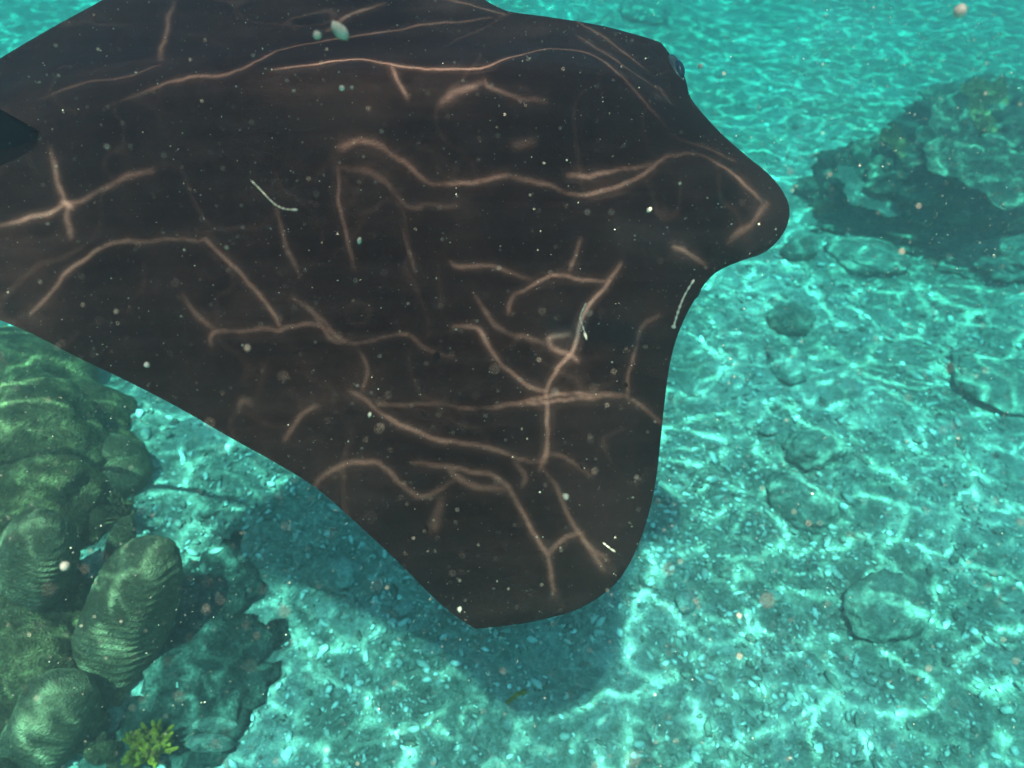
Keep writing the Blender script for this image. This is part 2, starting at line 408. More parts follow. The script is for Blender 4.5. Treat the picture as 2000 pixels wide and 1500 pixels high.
def lift(Pw):
    """follow the sun's ray from a point up to the water surface gobo"""
    return (Pw + sun_dir * ((WATER_Z - Pw[2]) / sun_dir[2]))[:2]
wv = to_world(co)
foot = wv + sun_dir[None, :] * ((WATER_Z - wv[:, 2]) / sun_dir[2])[:, None]
bx0, by0 = foot[:, 0].min() - .12, foot[:, 1].min() - .12; bx1, by1 = foot[:, 0].max() + .12, foot[:, 1].max() + .12
bx0 = max(bx0, -2.0)
G = .0036; nx = int((bx1 - bx0) / G) + 1; nyy = int((by1 - by0) / G) + 1
wx = bx0 + np.arange(nx) * G; wy = by0 + np.arange(nyy) * G
WX, WY = np.meshgrid(wx, wy)
mask = np.zeros((nyy, nx))
fi = np.clip(((foot[:, 0] - bx0) / G).astype(int), 0, nx - 1); fj = np.clip(((foot[:, 1] - by0) / G).astype(int), 0, nyy - 1)
mask[fj, fi] = 1
def boxblur(a, r):
    for axis in (0, 1):
        c = np.cumsum(np.pad(a, [(r + 1, r) if i == axis else (0, 0) for i in (0, 1)], mode='edge'), axis=axis)
        n_ = a.shape[axis]
        a = (np.take(c, np.arange(n_) + 2 * r + 1, axis) - np.take(c, np.arange(n_), axis)) / (2 * r + 1)
    return a
mask = np.clip(boxblur(mask, 6) * 12, 0, 1); mask = np.clip(boxblur(mask, 5) * 1.6, 0, 1)
val = np.zeros((nyy, nx))
wob = fbm(WX * 6, WY * 6, 3, 5)
WXw = WX + .022 * fbm(WX * 16, WY * 16, 3, 91); WYw = WY + .022 * fbm(WX * 16, WY * 16, 3, 93)
side = .016 * fbm(WX * 7, WY * 7, 2, 97)
for amp, wcm, pts in TR:
    P = [surf_hit(*p) for p in dens([np.array(p, float) for p in pts], 5)]
    P = [lift(to_world(p)) for p in P if p is not None]
    if len(P) < 2: continue
    w = wcm * .01 * .26; layer = np.zeros_like(val); n_ = len(P) - 1
    for i in range(n_):
        A, B = P[i], P[i + 1]
        if np.linalg.norm(B - A) > .25: continue
        m_ = w * 7
        i0 = max(0, int((min(A[0], B[0]) - m_ - bx0) / G)); i1 = min(nx, int((max(A[0], B[0]) + m_ - bx0) / G) + 2)
        j0 = max(0, int((min(A[1], B[1]) - m_ - by0) / G)); j1 = min(nyy, int((max(A[1], B[1]) + m_ - by0) / G) + 2)
        if i1 <= i0 or j1 <= j0: continue
        sx = WXw[j0:j1, i0:i1] - A[0]; sy = WYw[j0:j1, i0:i1] - A[1]; d = B - A; L2 = max(d @ d, 1e-10)
        t = np.clip((sx * d[0] + sy * d[1]) / L2, 0, 1)
        dd = np.hypot(sx - t * d[0], sy - t * d[1])
        fade = min(1, .35 + 2.2 * min((i + .5) / n_, 1 - (i + .5) / n_))
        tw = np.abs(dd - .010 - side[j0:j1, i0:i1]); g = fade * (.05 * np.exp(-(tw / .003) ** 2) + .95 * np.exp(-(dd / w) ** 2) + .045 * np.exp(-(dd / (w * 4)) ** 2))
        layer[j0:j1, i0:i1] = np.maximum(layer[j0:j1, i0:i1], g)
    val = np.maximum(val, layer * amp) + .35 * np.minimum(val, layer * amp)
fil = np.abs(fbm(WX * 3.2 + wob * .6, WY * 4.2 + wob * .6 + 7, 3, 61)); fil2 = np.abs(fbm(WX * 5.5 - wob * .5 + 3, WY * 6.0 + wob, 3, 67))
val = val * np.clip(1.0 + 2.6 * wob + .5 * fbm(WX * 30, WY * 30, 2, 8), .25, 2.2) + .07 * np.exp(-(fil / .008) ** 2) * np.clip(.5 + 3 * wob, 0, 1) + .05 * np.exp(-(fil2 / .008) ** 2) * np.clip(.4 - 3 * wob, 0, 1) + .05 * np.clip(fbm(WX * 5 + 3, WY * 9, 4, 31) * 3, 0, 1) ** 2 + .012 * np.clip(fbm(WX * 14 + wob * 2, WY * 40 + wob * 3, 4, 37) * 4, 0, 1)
far = 60.0
ringV = [(-far, -far), (far, -far), (far, far), (-far, far), (bx0, by0), (wx[-1], by0), (wx[-1], wy[-1]), (bx0, wy[-1])]
Vw = np.concatenate([np.stack([WX, WY, np.full_like(WX, WATER_Z)], -1).reshape(-1, 3), np.array([(a, b, WATER_Z) for a, b in ringV])])
iw = np.arange(nx * nyy).reshape(nyy, nx); r0 = nx * nyy
Fw_ = np.stack([iw[:-1, :-1], iw[:-1, 1:], iw[1:, 1:], iw[1:, :-1]], -1).reshape(-1, 4)
Fr = np.array([[0, 1, 5, 4], [1, 2, 6, 5], [2, 3, 7, 6], [3, 0, 4, 7]]) + r0
def mat_water_gobo():  # patterned transparency stands in for waves focusing the sun
    b = NB('water_surface_gobo'); p = b.gpos()
    def web(scale, seed, warp, w, wide):
        mp = b.n('ShaderNodeMapping'); mp.inputs['Location'].default_value = (seed, seed * 1.7, 0); mp.inputs['Rotation'].default_value = (0, 0, seed * .6)
        mp.inputs['Scale'].default_value = (1, 1.25, 1); b.l(p, mp.inputs[0])
        nz_ = b.n('ShaderNodeTexNoise', noise_dimensions='2D'); b.l(mp.outputs[0], nz_.inputs['Vector']); nz_.inputs['Scale'].default_value = scale * .8; nz_.inputs['Detail'].default_value = 3
        sub = b.n('ShaderNodeVectorMath', operation='SUBTRACT'); b.l(nz_.outputs['Color'], sub.inputs[0]); sub.inputs[1].default_value = (.5, .5, .5)
        sc = b.n('ShaderNodeVectorMath', operation='SCALE'); b.l(sub.outputs[0], sc.inputs[0]); sc.inputs['Scale'].default_value = warp
        ad = b.n('ShaderNodeVectorMath', operation='ADD'); b.l(mp.outputs[0], ad.inputs[0]); b.l(sc.outputs[0], ad.inputs[1])
        vo = b.n('ShaderNodeTexVoronoi', feature='DISTANCE_TO_EDGE', voronoi_dimensions='2D'); b.l(ad.outputs[0], vo.inputs['Vector']); vo.inputs['Scale'].default_value = scale
        nn = b.n('ShaderNodeTexNoise', noise_dimensions='2D'); b.l(p, nn.inputs['Vector']); nn.inputs['Scale'].default_value = scale * 1.3
        wv_ = b.maprange(nn.outputs['Fac'], .35, .65, w, wide)
        r = b.math('DIVIDE', vo.outputs['Distance'], wv_)
        sharp = b.math('EXPONENT', b.math('MULTIPLY', b.math('MULTIPLY', r, r), -1.0))
        glow = b.math('EXPONENT', b.math('MULTIPLY', r, -.6))
        n3 = b.n('ShaderNodeTexNoise', noise_dimensions='2D'); b.l(ad.outputs[0], n3.inputs['Vector']); n3.inputs['Scale'].default_value = scale * 2.6; n3.inputs['Detail'].default_value = 3
        amp = b.math('MULTIPLY', b.maprange(nn.outputs['Fac'], .35, .65, 1.25, .3), b.maprange(n3.outputs['Fac'], .38, .62, .1, 1.7))
        return b.math('MULTIPLY', b.math('MULTIPLY_ADD', glow, .35, sharp), amp)
    w1 = web(3.1, 1.3, .38, .030, .10); w2 = web(4.9, 5.1, .30, .030, .10)
    v = b.math('ADD', b.math('MULTIPLY', w1, 2.3), b.math('MULTIPLY', w2, 1.2))
    v = b.math('ADD', b.math('MULTIPLY', v, .72), .29)
    tr = b.n('ShaderNodeAttribute', attribute_name='light_lines'); mk = b.n('ShaderNodeAttribute', attribute_name='light_lines_area')  # painted light lines replace the procedural web above the manta
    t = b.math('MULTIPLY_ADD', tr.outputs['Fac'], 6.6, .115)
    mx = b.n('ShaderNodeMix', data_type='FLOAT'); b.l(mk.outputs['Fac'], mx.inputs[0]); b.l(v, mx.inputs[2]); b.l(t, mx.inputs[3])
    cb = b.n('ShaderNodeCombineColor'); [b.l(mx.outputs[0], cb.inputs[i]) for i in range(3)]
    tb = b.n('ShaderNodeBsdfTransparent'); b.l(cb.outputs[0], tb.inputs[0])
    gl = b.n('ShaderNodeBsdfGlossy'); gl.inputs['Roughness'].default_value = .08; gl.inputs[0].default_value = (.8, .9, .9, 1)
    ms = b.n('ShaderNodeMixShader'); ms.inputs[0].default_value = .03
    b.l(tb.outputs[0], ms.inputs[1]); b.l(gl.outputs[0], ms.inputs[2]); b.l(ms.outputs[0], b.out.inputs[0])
    return b.m
water = mesh_obj('water_surface_gobo', Vw, np.concatenate([Fw_, Fr]), mat_water_gobo()); tag(water, kind='structure')
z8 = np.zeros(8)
for nm, arr in (('light_lines', val), ('light_lines_area', mask)):
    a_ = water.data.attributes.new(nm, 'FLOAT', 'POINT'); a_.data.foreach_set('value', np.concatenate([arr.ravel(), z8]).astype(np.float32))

# ------------------------------------------------------------------ haze: the sea water itself
hz = bpy.data.materials.new('sea_water'); hz.use_nodes = True; t = hz.node_tree; t.nodes.clear()
ho = t.nodes.new('ShaderNodeOutputMaterial'); pv = t.nodes.new('ShaderNodeVolumePrincipled')
pv.inputs['Density'].default_value = .54
pv.inputs['Color'].default_value = (.185, .125, .145, 1)
pv.inputs['Absorption Color'].default_value = (.065, .83, .815, 1)
pv.inputs['Anisotropy'].default_value = 0.75
t.links.new(pv.outputs[0], ho.inputs['Volume'])
hb = 45
hv = [(x, y, z) for x in (-hb, hb) for y in (-hb, hb) for z in (-1.6, WATER_Z - .01)]
hf = [(0, 1, 3, 2), (4, 6, 7, 5), (0, 4, 5, 1), (2, 3, 7, 6), (0, 2, 6, 4), (1, 5, 7, 3)]
haze = mesh_obj('haze', hv, hf, hz, smooth=False); tag(haze, kind='stuff')

# ------------------------------------------------------------------ manta's smaller parts
def ico(sub, r=1.0):
    bm = bmesh.new(); bmesh.ops.create_icosphere(bm, subdivisions=sub, radius=r)
    V = np.array([v.co[:] for v in bm.verts]); Fc = [tuple(v.index for v in f.verts) for f in bm.faces]; bm.free(); return V, Fc
I1 = ico(1); I2 = ico(2); I3 = ico(3); I4 = ico(4); I5 = ico(5)
V, Fc = I3
def rotz(V, a): return V @ np.array([[math.cos(a), math.sin(a), 0], [-math.sin(a), math.cos(a), 0], [0, 0, 1]])
e1 = surf_hit(1308, 108); e2 = surf_hit(1332, 165); ea = math.atan2(*(e2 - e1)[[1, 0]])
e = (e1 + e2) / 2
for sy, yy in ((1, 0), (-1, 0)):
    c_ = e.copy() if sy > 0 else np.array([-.09, -.335, -.035])
    a_ = ea if sy > 0 else -ea
    mesh_obj('eye_socket', rotz(V * np.array([.050, .020, .022]), a_) + c_ + np.array([0, 0, -.010]), Fc, M['ring'], manta)
    mesh_obj('eye', rotz(V * np.array([.026, .013, .014]), a_) + c_ + np.array([.006, -.002 * sy, .003]), Fc, M['eye'], manta)
def tube(pts, rad, seg=8):
    pts = [np.asarray(p, float) for p in pts]; V = []; Fc = []
    for i, p in enumerate(pts):
        d = pts[min(i + 1, len(pts) - 1)] - pts[max(i - 1, 0)]; d = d / (np.linalg.norm(d) + 1e-9)
        a = np.cross(d, [0, 0, 1.0]); 
        if np.linalg.norm(a) < .1: a = np.cross(d, [1.0, 0, 0])
        a /= np.linalg.norm(a); b_ = np.cross(d, a); r = rad[i] if hasattr(rad, '__len__') else rad
        for j in range(seg):
            an = 2 * math.pi * j / seg; V.append(p + r * (math.cos(an) * a + math.sin(an) * b_))
    for i in range(len(pts) - 1):
        for j in range(seg):
            Fc.append((i * seg + j, i * seg + (j + 1) % seg, (i + 1) * seg + (j + 1) % seg, (i + 1) * seg + j))
    Fc.append(tuple(range(seg))[::-1]); Fc.append(tuple((len(pts) - 1) * seg + j for j in range(seg)))
    return V, Fc
tb0 = np.array([-1.8, 0.0, .02])
V, Fc = tube([tb0 + np.array([-.12 * i, .09 * math.sin(i * .45), -.004 * i]) for i in range(14)], [.015 * (1 - i / 15) for i in range(14)])
mesh_obj('tail', V, Fc, M['manta'], manta)
# dorsal fin: a thick leaf standing at the tail root
fp = [surf_hit(60, 225), surf_hit(45, 300), surf_hit(2, 345)]
b0 = surf_hit(4, 320); b1 = surf_hit(84, 262)
if b0 is not None and b1 is not None:
    b1 = b1 + np.array([-.0, 0, -.01])
    pl = []; n_ = 12
    V = []; Fc = []
    base = [b1 + (np.array([b1[0] - .34, b0[1] + .05, b1[2] - .03]) - b1) * (i / n_) for i in range(n_ + 1)]
    for i, p in enumerate(base):
        s_ = i / n_; h_ = .25 * math.sin(math.pi * min(1, s_ * .9 + .1)) ** .8; th_ = .03 * math.sin(math.pi * (s_ * .9 + .05))
        for kz in range(6):
            z_ = h_ * kz / 5; w_ = th_ * (1 - kz / 5) + .0015
            V += [p + np.array([-z_ * .5, w_, z_]), p + np.array([-z_ * .5, -w_, z_])]
    for i in range(n_):
        for kz in range(5):
            a = i * 12 + kz * 2; c = a + 12
            Fc += [(a, c, c + 2, a + 2), (a + 1, a + 3, c + 3, c + 1)]
        a = i * 12 + 10; Fc.append((a, a + 12, a + 13, a + 1))
    mesh_obj('dorsal_fin', V, Fc, M['fin'], manta)

# ------------------------------------------------------------------ corals and rocks
def lump(V, scale, amp, seed, fine=.0, ffreq=6):
    out = []
    for v in V:
        p = Vector(v); n = mnoise.fractal(p * 1.3 + Vector((seed, seed * 2, 0)), 1.0, 2.0, 4)
        f = (mnoise.noise(p * ffreq + Vector((seed * 3, 0, 0))) + .5 * mnoise.noise(p * ffreq * 2.3 + Vector((0, seed, 0))) + .3 * mnoise.noise(p * ffreq * 5.1)) if fine else 0
        out.append(np.array(v) * (1 + amp * n + fine * f) * np.array(scale))
    return np.array(out)
def rock(name, loc, scale, m, label, cat, amp=.25, fine=.05, ffreq=7, seed=None, rot=0, base=I4, group=None, sink=.3):
    seed = random.random() * 50 if seed is None else seed
    V = lump(base[0], scale, amp, seed, fine, ffreq)
    o = mesh_obj(name, V, base[1], m); o.location = (loc[0], loc[1], loc[2] + scale[2] * (1 - sink) if len(loc) > 2 else gh(loc[0], loc[1]) + scale[2] * (1 - sink))
    o.rotation_euler = (0, 0, rot); tag(o, label, cat, group); return o
def gnd(px, py, lift_=0.0):
    z = 0.0
    for _ in range(6):
        p = at(px, py, z + lift_); z = gh(p[0], p[1])
    return p[0], p[1], z
def pillar(name, A, B, r, m, label, ridges=18, cap=.5, seg=72):
    """ridged column coral: a lathe of stacked growth bands, domed top"""
    A = Vector(A); B = Vector(B); h = (B - A).length; V = []; Fc = []; n_ = ridges * 6; ph = random.random() * 10
    for i in range(n_ + 1):
        s_ = i / n_; z = h * s_
        rr = r * (1 - .25 * (1 - s_) ** 1.5) * (1 - max(0, (s_ - (1 - cap)) / cap) ** 2.4) ** .5 if s_ < 1 else .001
        rr = max(rr, .002)
        for j in range(seg):
            an = 2 * math.pi * j / seg
            wv2 = mnoise.noise(Vector((math.cos(an) * 1.2 + ph, math.sin(an) * 1.2, s_ * 2.5)))
            band = .020 * r * math.sin(2 * math.pi * (s_ * ridges + .45 * wv2 + .25 * math.sin(an * 2 + ph)))
            q_ = rr * (1 + .22 * wv2) + band * min(1, rr / (r * .4))
            V.append((q_ * math.cos(an), q_ * math.sin(an), z))
    for i in range(n_):
        for j in range(seg):
            Fc.append((i * seg + j, i * seg + (j + 1) % seg, (i + 1) * seg + (j + 1) % seg, (i + 1) * seg + j))
    Fc.append(tuple(n_ * seg + j for j in range(seg)))
    o = mesh_obj(name, V, Fc, m); o.location = A; o.rotation_euler = (B - A).to_track_quat('Z', 'Y').to_euler(); tag(o, label, 'coral'); return o
def join_lumps(name, parts, m, label, cat, group=None, kind=None):
    Vs = []; Fs_ = []; n0 = 0
    for V, Fc in parts:
        Vs.append(np.asarray(V)); Fs_ += [tuple(i + n0 for i in f) for f in Fc]; n0 += len(V)
    A = np.concatenate(Vs); c = A.mean(0); c[2] = A[:, 2].min()
    o = mesh_obj(name, A - c, Fs_, m); o.location = c; tag(o, label, cat, group, kind); return o
def knobby(loc, R, n, rs, m, label, name='finger_coral', up=.9):
    parts = []
    for i in range(n):
        a = random.random() * 6.283; rr = R * math.sqrt(random.random()); x = loc[0] + rr * math.cos(a); y = loc[1] + rr * math.sin(a)
        hh = rs * random.uniform(1.2, 3.0) * (1.2 - .6 * rr / R); r_ = rs * random.uniform(.6, 1.1)
        V = lump(I2[0], (r_, r_, hh), .18, random.random() * 40); out = .5 * rr / R
        V = V + np.array([x, y, loc[2] + hh * .6 + up * R * .35 * (1 - (rr / R) ** 2)]); V[:, 0] += (V[:, 2] - loc[2]) * out * math.cos(a); V[:, 1] += (V[:, 2] - loc[2]) * out * math.sin(a)
        parts.append((V, I2[1]))
    V = lump(I3[0], (R, R, R * .45), .2, 3.0) + np.array([loc[0], loc[1], loc[2]]); parts.append((V, I3[1]))
    return join_lumps(name, parts, m, label, 'coral')
def branching(loc, R, n, r, m, label, name='branching_coral'):
    parts = []
    for i in range(n):
        a = random.random() * 6.283; tl = random.uniform(.2, 1.1); d = np.array([math.cos(a) * tl, math.sin(a) * tl, 1.0]); d /= np.linalg.norm(d)
        p = np.array(loc, float); pts = [p]; L = R * random.uniform(.6, 1.1)
        for k_ in range(5):
            d = d + np.array([random.gauss(0, .18), random.gauss(0, .18), .05]); d /= np.linalg.norm(d); pts.append(pts[-1] + d * L / 5)
            if k_ in (1, 2, 3):
                d2 = d + np.array([random.gauss(0, .6), random.gauss(0, .6), .2]); d2 /= np.linalg.norm(d2)
                b_ = pts[-1]; parts.append(tube([b_, b_ + d2 * L * .15, b_ + d2 * L * .32], [r * .75, r * .65, r * .35], 6))
        parts.append(tube(pts, [r, r, r * .9, r * .8, r * .7, r * .4], 6))
    return join_lumps(name, parts, m, label, 'coral')

# left reef
c = gnd(60, 1080)
rock('boulder_coral', at(40, 960, .25), (.50, .46, .46), M['coral'], 'huge rounded olive boulder coral filling the left edge of the reef', 'coral', .22, .035, 13, 3.1, sink=1.0, base=I5)
rock('boulder_coral', at(10, 760, .30), (.40, .34, .26), M['coral'], 'low mound of pale coral at the far left, nearest under the trailing wing edge', 'coral', .2, .03, 9, 8.1, sink=1.0)
rock('boulder_coral', at(150, 830, .25), (.27, .22, .2), M['coral'], 'brown coral head behind the round one, just below the wing edge', 'coral', .2, .04, 9, 5.5, sink=1.0)
rock('boulder_coral', at(70, 1270, .10), (.34, .36, .34), M['coral'], 'lumpy olive coral mass between the huge boulder and the finger corals', 'coral', .35, .06, 7, 23.1, sink=1.0, base=I5)
rock('boulder_coral', at(175, 1020, .12), (.20, .25, .30), M['coral'], 'olive coral shoulder tucked behind the bright topped column', 'coral', .3, .06, 7, 27.1, sink=1.0, base=I5)
rock('round_coral', at(222, 915, .30), (.15, .14, .15), M['ridged'], 'round pale knob of coral leaning on the huge boulder coral', 'coral', .10, .02, 12, 1.5, sink=1.0)
rock('round_coral', at(415, 905, .06), (.13, .12, .10), M['ridged'], 'small domed coral standing alone in the dark gap by the wing edge', 'coral', .08, .05, 14, 2.5, sink=1.0)
rock('algae_rock', at(330, 860, .05), (.30, .2, .1), M['algae'], 'flat dark weedy rock under the wing edge between the coral heads', 'rock', .3, .08, 9, 9.5, sink=1.0)
rock('algae_rock', at(270, 770, .08), (.22, .16, .1), M['algae'], 'bristly dark rock close under the straight wing edge at left', 'rock', .3, .10, 10, 19.5, sink=1.0)
pillar('ridged_coral', at(170, 1400, -.1), at(310, 1055, .58), .145, M['ridged'], 'stout ridged coral column with a bright rounded top', 26, .4)
pillar('ridged_coral', at(-10, 1560, -.05), at(150, 1330, .36), .13, M['ridged'], 'lower ridged coral column leaning below the bright topped one', 24, .35)
pillar('ridged_coral', at(215, 1130, .1), at(252, 1010, .42), .05, M['ridged'], 'thin finger of coral with a hollow tip beside the bright topped column', 12)
pillar('ridged_coral', at(50, 1210, .2), at(85, 1010, .70), .13, M['ridged'], 'banded coral lobe growing on the front of the huge boulder coral', 22)
for i, (px, py, z, R, n_, rs, lb) in enumerate([
    (30, 1230, .15, .24, 34, .035, 'clump of knobby finger coral at the left edge below the boulder'),
    (110, 1400, .0, .30, 50, .04, 'wide bank of stubby coral fingers in the lower left corner'),
    (20, 1470, .05, .26, 40, .04, 'coral finger clump cut off by the bottom left corner'),
    (215, 1490, -.02, .18, 26, .03, 'small knobby coral patch left of the yellow coral')]):
    q_ = at(px, py, z); knobby((q_[0], q_[1], z), R, n_, rs, M['coral'], lb)
q_ = gnd(310, 1470); branching((q_[0], q_[1], q_[2] + .02), .12, 70, .012, M['yellow'], 'small bright yellow branching coral at the bottom left')
q_ = gnd(275, 1035); branching((q_[0] - .02, q_[1], q_[2] + .08), .13, 22, .007, M['coral'], 'fine bushy coral just above the bright topped column')
q_ = gnd(440, 1045); branching((q_[0], q_[1], q_[2]), .09, 18, .007, M['pale'], 'little pale twiggy coral lit at the edge of the sand')
q_ = gnd(420, 1440)
join_lumps('giant_clam', [(lump(I3[0], (.085, .03, .045), .1, 4) + np.array([q_[0], q_[1] + .028, q_[2] + .03]), I3[1]),
                          (lump(I3[0], (.085, .03, .045), .1, 7) + np.array([q_[0], q_[1] - .028, q_[2] + .03]), I3[1])], M['rubble'], 'pale two lobed shell lying right of the yellow coral', 'shell')

for px, py, z, sc, lb, sd in [  # dark rocks added to paint the reef's shade in this gap
    (400, 1130, .02, (.24, .26, .12), 'dark rock added for shade in the gap right of the ridged column', 31.2),
    (400, 1290, .0, (.27, .26, .12), 'dark rock added for shade at the foot of the left reef, above the yellow coral', 33.2),
    (335, 1400, .0, (.26, .22, .09), 'dark rock added for shade between the lower column and yellow coral', 35.2),
    (345, 960, .02, (.28, .22, .1), 'rock painted dark as shade between the round coral knobs at left', 37.2)]:
    rock('reef_foot_shade_rock', at(px, py, z), sc, M['foot_shade'], lb, 'rock', .35, .18, 6, sd, sink=1.0)
# right reef: ledge with plate corals
def plate(loc, R, m, label, tilt, arc=4.2, a0=0, thick=.02):
    V = []; Fc = []; nr, na = 18, 64; sd = random.random() * 9
    for side in (0, 1):
        for i in range(nr + 1):
            s_ = i / nr
            for j in range(na + 1):
                a = a0 + arc * (j / na - .5); rr = R * s_ * (1 + .13 * math.sin(a * 5 + sd) + .05 * math.sin(a * 13 + sd))
                z = .06 * R * s_ ** 2 + .005 * math.sin(a * 34 + sd) * s_ + .01 * math.sin(s_ * 40)
                V.append((rr * math.cos(a), rr * math.sin(a), z - (thick * (1.2 - s_) if side else 0)))
    st = (nr + 1) * (na + 1); g = lambda s, i, j: s * st + i * (na + 1) + j
    for i in range(nr):
        for j in range(na):
            Fc += [(g(0, i, j), g(0, i + 1, j), g(0, i + 1, j + 1), g(0, i, j + 1)), (g(1, i, j), g(1, i, j + 1), g(1, i + 1, j + 1), g(1, i + 1, j))]
    for j in range(na): Fc.append((g(0, nr, j), g(1, nr, j), g(1, nr, j + 1), g(0, nr, j + 1)))
    for i in range(nr): Fc += [(g(0, i, 0), g(1, i, 0), g(1, i + 1, 0), g(0, i + 1, 0)), (g(0, i, na), g(0, i + 1, na), g(1, i + 1, na), g(1, i, na))]
    o = mesh_obj('plate_coral', V, Fc, m); o.location = loc; o.rotation_euler = tilt; tag(o, label, 'coral'); return o
for px, py, z, sc, lb, sd in [
    (1900, 400, .12, (.62, .45, .36), 'big dark reef rock under the plate coral at the right edge', 2.2),
    (1745, 375, .12, (.42, .34, .34), 'dark pointed reef rock in the middle of the right hand ledge', 6.2),
    (1640, 370, .06, (.26, .24, .20), 'low weedy reef rock at the left end of the right hand ledge', 4.2),
    (2030, 330, .2, (.5, .5, .5), 'tall reef block cut off by the right edge of the frame', 7.9),
    (1930, 235, .2, (.60, .40, .30), 'farther reef rock sloping up behind the ledge at right', 1.2),
    (1800, 450, .0, (.66, .30, .10), 'dark low rock in the shade in front of the ledge', 3.7),
    (1970, 500, .02, (.45, .26, .14), 'dark flat rock at the right edge below the ledge', 5.7)]:
    rock('reef_rock', at(px, py, z), sc, M['algae' if py > 450 else 'reef'], lb, 'rock', .45, .16, 6, sd, sink=1.0, base=I5)
for px, py, z, sc, lb, sd, ro in [
    (1905, 345, .42, (.50, .22, .16), 'long overhanging reef ledge with a dark hollow below it at right', 12.3, .15),
    (1775, 335, .38, (.28, .18, .15), 'pointed block of the overhanging ledge above the dark hollow', 17.3, .5),
    (1665, 330, .22, (.24, .15, .13), 'low rubbly block at the left end of the overhanging ledge', 15.3, -.3),
    (1985, 270, .50, (.35, .3, .15), 'upper step of the overhanging ledge, cut off by the right edge', 19.3, .2)]:
    rock('reef_ledge', at(px, py, z), sc, M['reef'], lb, 'reef', .5, .16, 6, sd, rot=ro, sink=1.0, base=I5)
plate(at(1930, 305, .62), .42, M['reef'], 'broad ridged plate coral jutting from the reef at right', (-.30, .1, 3.6), 4.0)
plate(at(1700, 372, .30), .24, M['rubble'], 'pale little plate coral low on the ledge beside the dark hollow', (-.3, .05, 3.9), 3.8)
plate(at(1780, 285, .52), .22, M['coral'], 'olive plate coral on top of the pointed reef rock', (-.3, .1, 4.0), 4.2)
plate(at(1975, 220, .62), .34, M['coral'], 'upper plate coral at the far right, behind the broad one', (-.3, .1, 3.4), 4.0)
for px, py, s_, lb in [(1650, 345, .06, 'pale coral lump in the hollow of the ledge'), (1610, 420, .07, 'lit knob of coral near the left foot of the ledge'),
                       (1560, 500, .09, 'small weedy head beside the tip of the manta head'), (1540, 640, .10, 'dark round coral head on the sand right of the manta shoulder')]:
    q_ = gnd(px, py); rock('head_coral', (q_[0], q_[1]), (s_ * 1.3, s_, s_), M['coral' if s_ < .08 else 'algae'], lb, 'coral', .25, .1, 9, sink=.4)
for px, py, w_, h_, lb in [
    (1535, 715, .14, .07, 'dark weedy stone on the sand level with the front of the wing'),
    (1690, 505, .26, .06, 'broad dark weedy stone below the right hand ledge'),
    (1585, 880, .15, .07, 'dark stone with pale rim in the middle of the right sand'),
    (1560, 985, .17, .08, 'rounded dark stone low among bright ripples of light'),
    (1730, 1190, .18, .07, 'wide algae covered stone in the lower right'),
    (1960, 760, .28, .06, 'low dark patch of rock at the right edge, mid height'),
    (650, 1120, .12, .06, 'dark stone against the sloping trailing wing edge'),
    (1260, 30, .35, .10, 'dark far rock just beyond the manta head at the top')]:
    q_ = gnd(px, py); rock('seabed_stone', (q_[0], q_[1]), (w_, w_ * .75, h_), M['seabed'], lb, 'stone', .22, .13, 4, rot=random.random() * 3, sink=.58)

# pale single pieces on the rubble
for px, py, sc, lb, m in [(990, 1416, (.022, .02, .015), 'white round pebble lying in the manta shadow', 'pale'),
                          (1140, 1365, (.035, .02, .012), 'pale flat chip right of centre in the manta shadow', 'pale'),
                          (790, 1190, (.04, .028, .012), 'pale broken shell near the wing tip', 'pale'),
                          (845, 1270, (.05, .025, .012), 'pale wedge shaped fragment left in the manta shadow', 'pale'),
                          (1340, 1180, (.05, .04, .03), 'bright chalky lump right of the wing tip', 'pale'),
                          (1500, 845, (.05, .03, .02), 'brilliant white fragment on the sand beyond the leading edge', 'pale'),
                          (1395, 575, (.05, .03, .02), 'pale flat stone tucked under the front of the wing', 'pale')]:
    q_ = gnd(px, py); rock('coral_fragment', (q_[0], q_[1]), sc, M[m], lb, 'fragment', .35, .12, 6, rot=random.random() * 3, base=I2, sink=.2)
def stick(p, q, r, m, label, bendy=.02):
    a = np.array(gnd(*p)); b_ = np.array(gnd(*q)); a[2] += r; b_[2] += r; n_ = 7; pts = []
    for i in range(n_ + 1):
        s_ = i / n_; pts.append(a + (b_ - a) * s_ + np.array([bendy * math.sin(s_ * 3.1), bendy * .5 * math.sin(s_ * 5), .01 * math.sin(s_ * 3.14)]))
    V, Fc = tube([x - a for x in pts], [r * (1.1 - .5 * abs(i / n_ - .4)) for i in range(n_ + 1)], 7)
    o = mesh_obj('coral_stick', V, Fc, m); o.location = a; tag(o, label, 'fragment')
stick((990, 1375), (1025, 1345), .008, M['yellow'], 'yellowish broken coral stick in the manta shadow')
stick((905, 1410), (918, 1445), .007, M['pale'], 'curved white coral stick left of the white pebble', .03)
stick((1350, 1130), (1310, 1100), .008, M['pale'], 'thin pale coral stick right of the wing tip')
stick((690, 1180), (650, 1150), .008, M['pale'], 'pale coral twig beside the trailing wing edge')

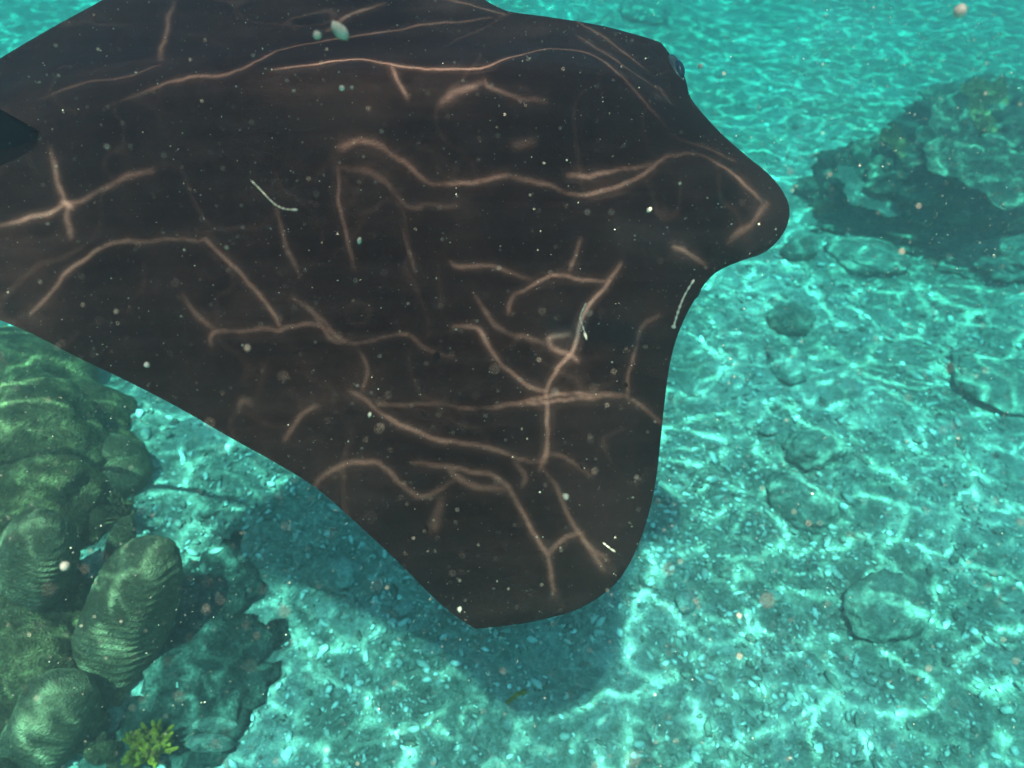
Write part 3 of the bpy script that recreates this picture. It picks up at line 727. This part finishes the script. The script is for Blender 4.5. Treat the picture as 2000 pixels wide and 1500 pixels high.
# loose coral rubble nobody could count
parts_v = []; parts_f = []; n0 = 0
base_v, base_f = I1; base_f = np.array(base_f)
NR = 34000
rx = rng.normal(0.5, 1.7, NR); ry = np.abs(rng.normal(0, 2.2, NR)) + .35
clump = fbm(rx * 1.1, ry * 1.1, 3, 55); keep = clump + rng.normal(0, .12, NR) > -.12
rx, ry = rx[keep], ry[keep]; rz = sea_h(rx, ry)
for i in range(len(rx)):
    s_ = .0027 * math.exp(min(rng.normal(0, .5), 1.15)) * (1.6 + .25 * ry[i]); el = rng.uniform(1, 2.4)
    V = base_v * (1 + rng.uniform(-.38, .38, (len(base_v), 1))) * np.array([s_ * el, s_ * rng.uniform(.7, 1.2), s_ * .8])
    a, b_ = rng.uniform(0, 6.28), rng.uniform(-.5, .5)
    ca, sa, cb, sbn = math.cos(a), math.sin(a), math.cos(b_), math.sin(b_)
    V = V @ np.array([[cb, 0, sbn], [0, 1, 0], [-sbn, 0, cb]]) @ np.array([[ca, sa, 0], [-sa, ca, 0], [0, 0, 1]])
    parts_v.append(V + np.array([rx[i], ry[i], rz[i] + s_ * .5])); parts_f.append(base_f + n0); n0 += len(V)
rb = mesh_obj('coral_rubble', np.concatenate(parts_v), np.concatenate(parts_f), M['loose'], smooth=False); tag(rb, kind='stuff')

# ------------------------------------------------------------------ things drifting in the water
oct_v = np.array([(1, 0, 0), (-1, 0, 0), (0, 1, 0), (0, -1, 0), (0, 0, 1), (0, 0, -1)], float)
oct_f = np.array([(0, 2, 4), (2, 1, 4), (1, 3, 4), (3, 0, 4), (2, 0, 5), (1, 2, 5), (3, 1, 5), (0, 3, 5)])
NP = 42000
P = np.stack([rng.uniform(-1.7, 1.9, NP), rng.uniform(-.1, 2.3, NP), rng.uniform(1.2, 2.35, NP)], -1)
dist = np.linalg.norm(P - CAM, axis=1); P = P[dist > .3]; dist = dist[dist > .3]
r = .00050 * np.exp(rng.normal(0, .45, len(P)))
big_ = rng.random(len(P)) < .003; r[big_] *= 2.2
sc = r[:, None, None] * oct_v[None] * rng.uniform(.6, 1.7, (len(P), 1, 3))
VV = (P[:, None, :] + sc).reshape(-1, 3); FF = (oct_f[None] + (np.arange(len(P)) * 6)[:, None, None]).reshape(-1, 3)
sn = mesh_obj('suspended_particles', VV, FF, M['white'], smooth=False); tag(sn, kind='stuff')

def speck(px, py, d, r_, m, label, sc=(1, 1, 1), rot=0):
    d *= 1.3; r_ *= 1.3; V = lump(I2[0], (r_ * sc[0], r_ * sc[1], r_ * sc[2]), .3, px * .1); o = mesh_obj('plankton', V, I2[1], m); o.location = along(px, py, d)
    o.rotation_euler = (0.7, rot, 0); tag(o, label, 'plankton')
speck(664, 60, .7, .007, M['white'], 'white bean shaped speck, largest over the far wing', (.75, 1, 1.6), -.5)
speck(620, 68, .7, .0038, M['white'], 'small bright speck just left of the bean shaped one')
speck(1875, 22, .8, .0055, M['red'], 'orange pink speck near the top right corner')
speck(127, 1105, .8, .0045, M['red'], 'orange tinted speck over the left reef beside the coral column')
speck(287, 713, .9, .0035, M['red'], 'tiny reddish speck on the dark trailing wing at left')
speck(1368, 129, .9, .0032, M['red'], 'pinkish speck in open water right of the manta eye')
speck(668, 172, .8, .0030, M['white'], 'small cream speck on the back below the bean shaped one')
speck(702, 470, .75, .0034, M['white'], 'elongated yellowish speck in the middle of the back', (.6, 1, 1.9), .3)
speck(722, 810, .75, .003, M['white'], 'slanting cream speck in the middle of the wing', (.6, 1, 2.0), .4)
speck(898, 1190, .8, .0032, M['white'], 'cream speck close to the wing tip', (.7, 1, 1.6), .3)
speck(1105, 970, .7, .0032, M['white'], 'pale speck in the outer part of the wing')
speck(1268, 410, .8, .003, M['white'], 'pale speck on the head in front of the shoulder smudge', (.7, 1, 1.5), .4)
def strand(pxs, d, r_, label):
    d *= 1.25; r_ *= 1.5
    pts = dens([along(x, y, d) for x, y in pxs], 4); c = pts[0].copy()
    rad = [r_ * (.35 + 1.0 * abs(math.sin(i * 1.7)) ** 3 + (1.2 if i in (len(pts) - 2, len(pts) - 3) else 0)) for i in range(len(pts))]
    V, Fc = tube([p - c for p in pts], rad, 6); o = mesh_obj('drifting_strand', V, Fc, M['white']); o.location = c; tag(o, label, 'strand')
strand([(491, 353), (510, 372), (530, 393), (545, 404), (562, 409), (582, 410)], .8, .0006, 'thin white hooked strand drifting over the manta back at left')
strand([(1145, 592), (1137, 608), (1133, 622), (1139, 640), (1146, 664)], .8, .0007, 'curly white strand over the wing near the leading edge')
strand([(1356, 546), (1342, 568), (1332, 588), (1324, 610), (1318, 630), (1315, 642)], .85, .0012, 'bright hooked white strand at the front edge of the wing')
strand([(1178, 1060), (1190, 1070), (1202, 1078)], .8, .0005, 'short faint strand near the wing tip')
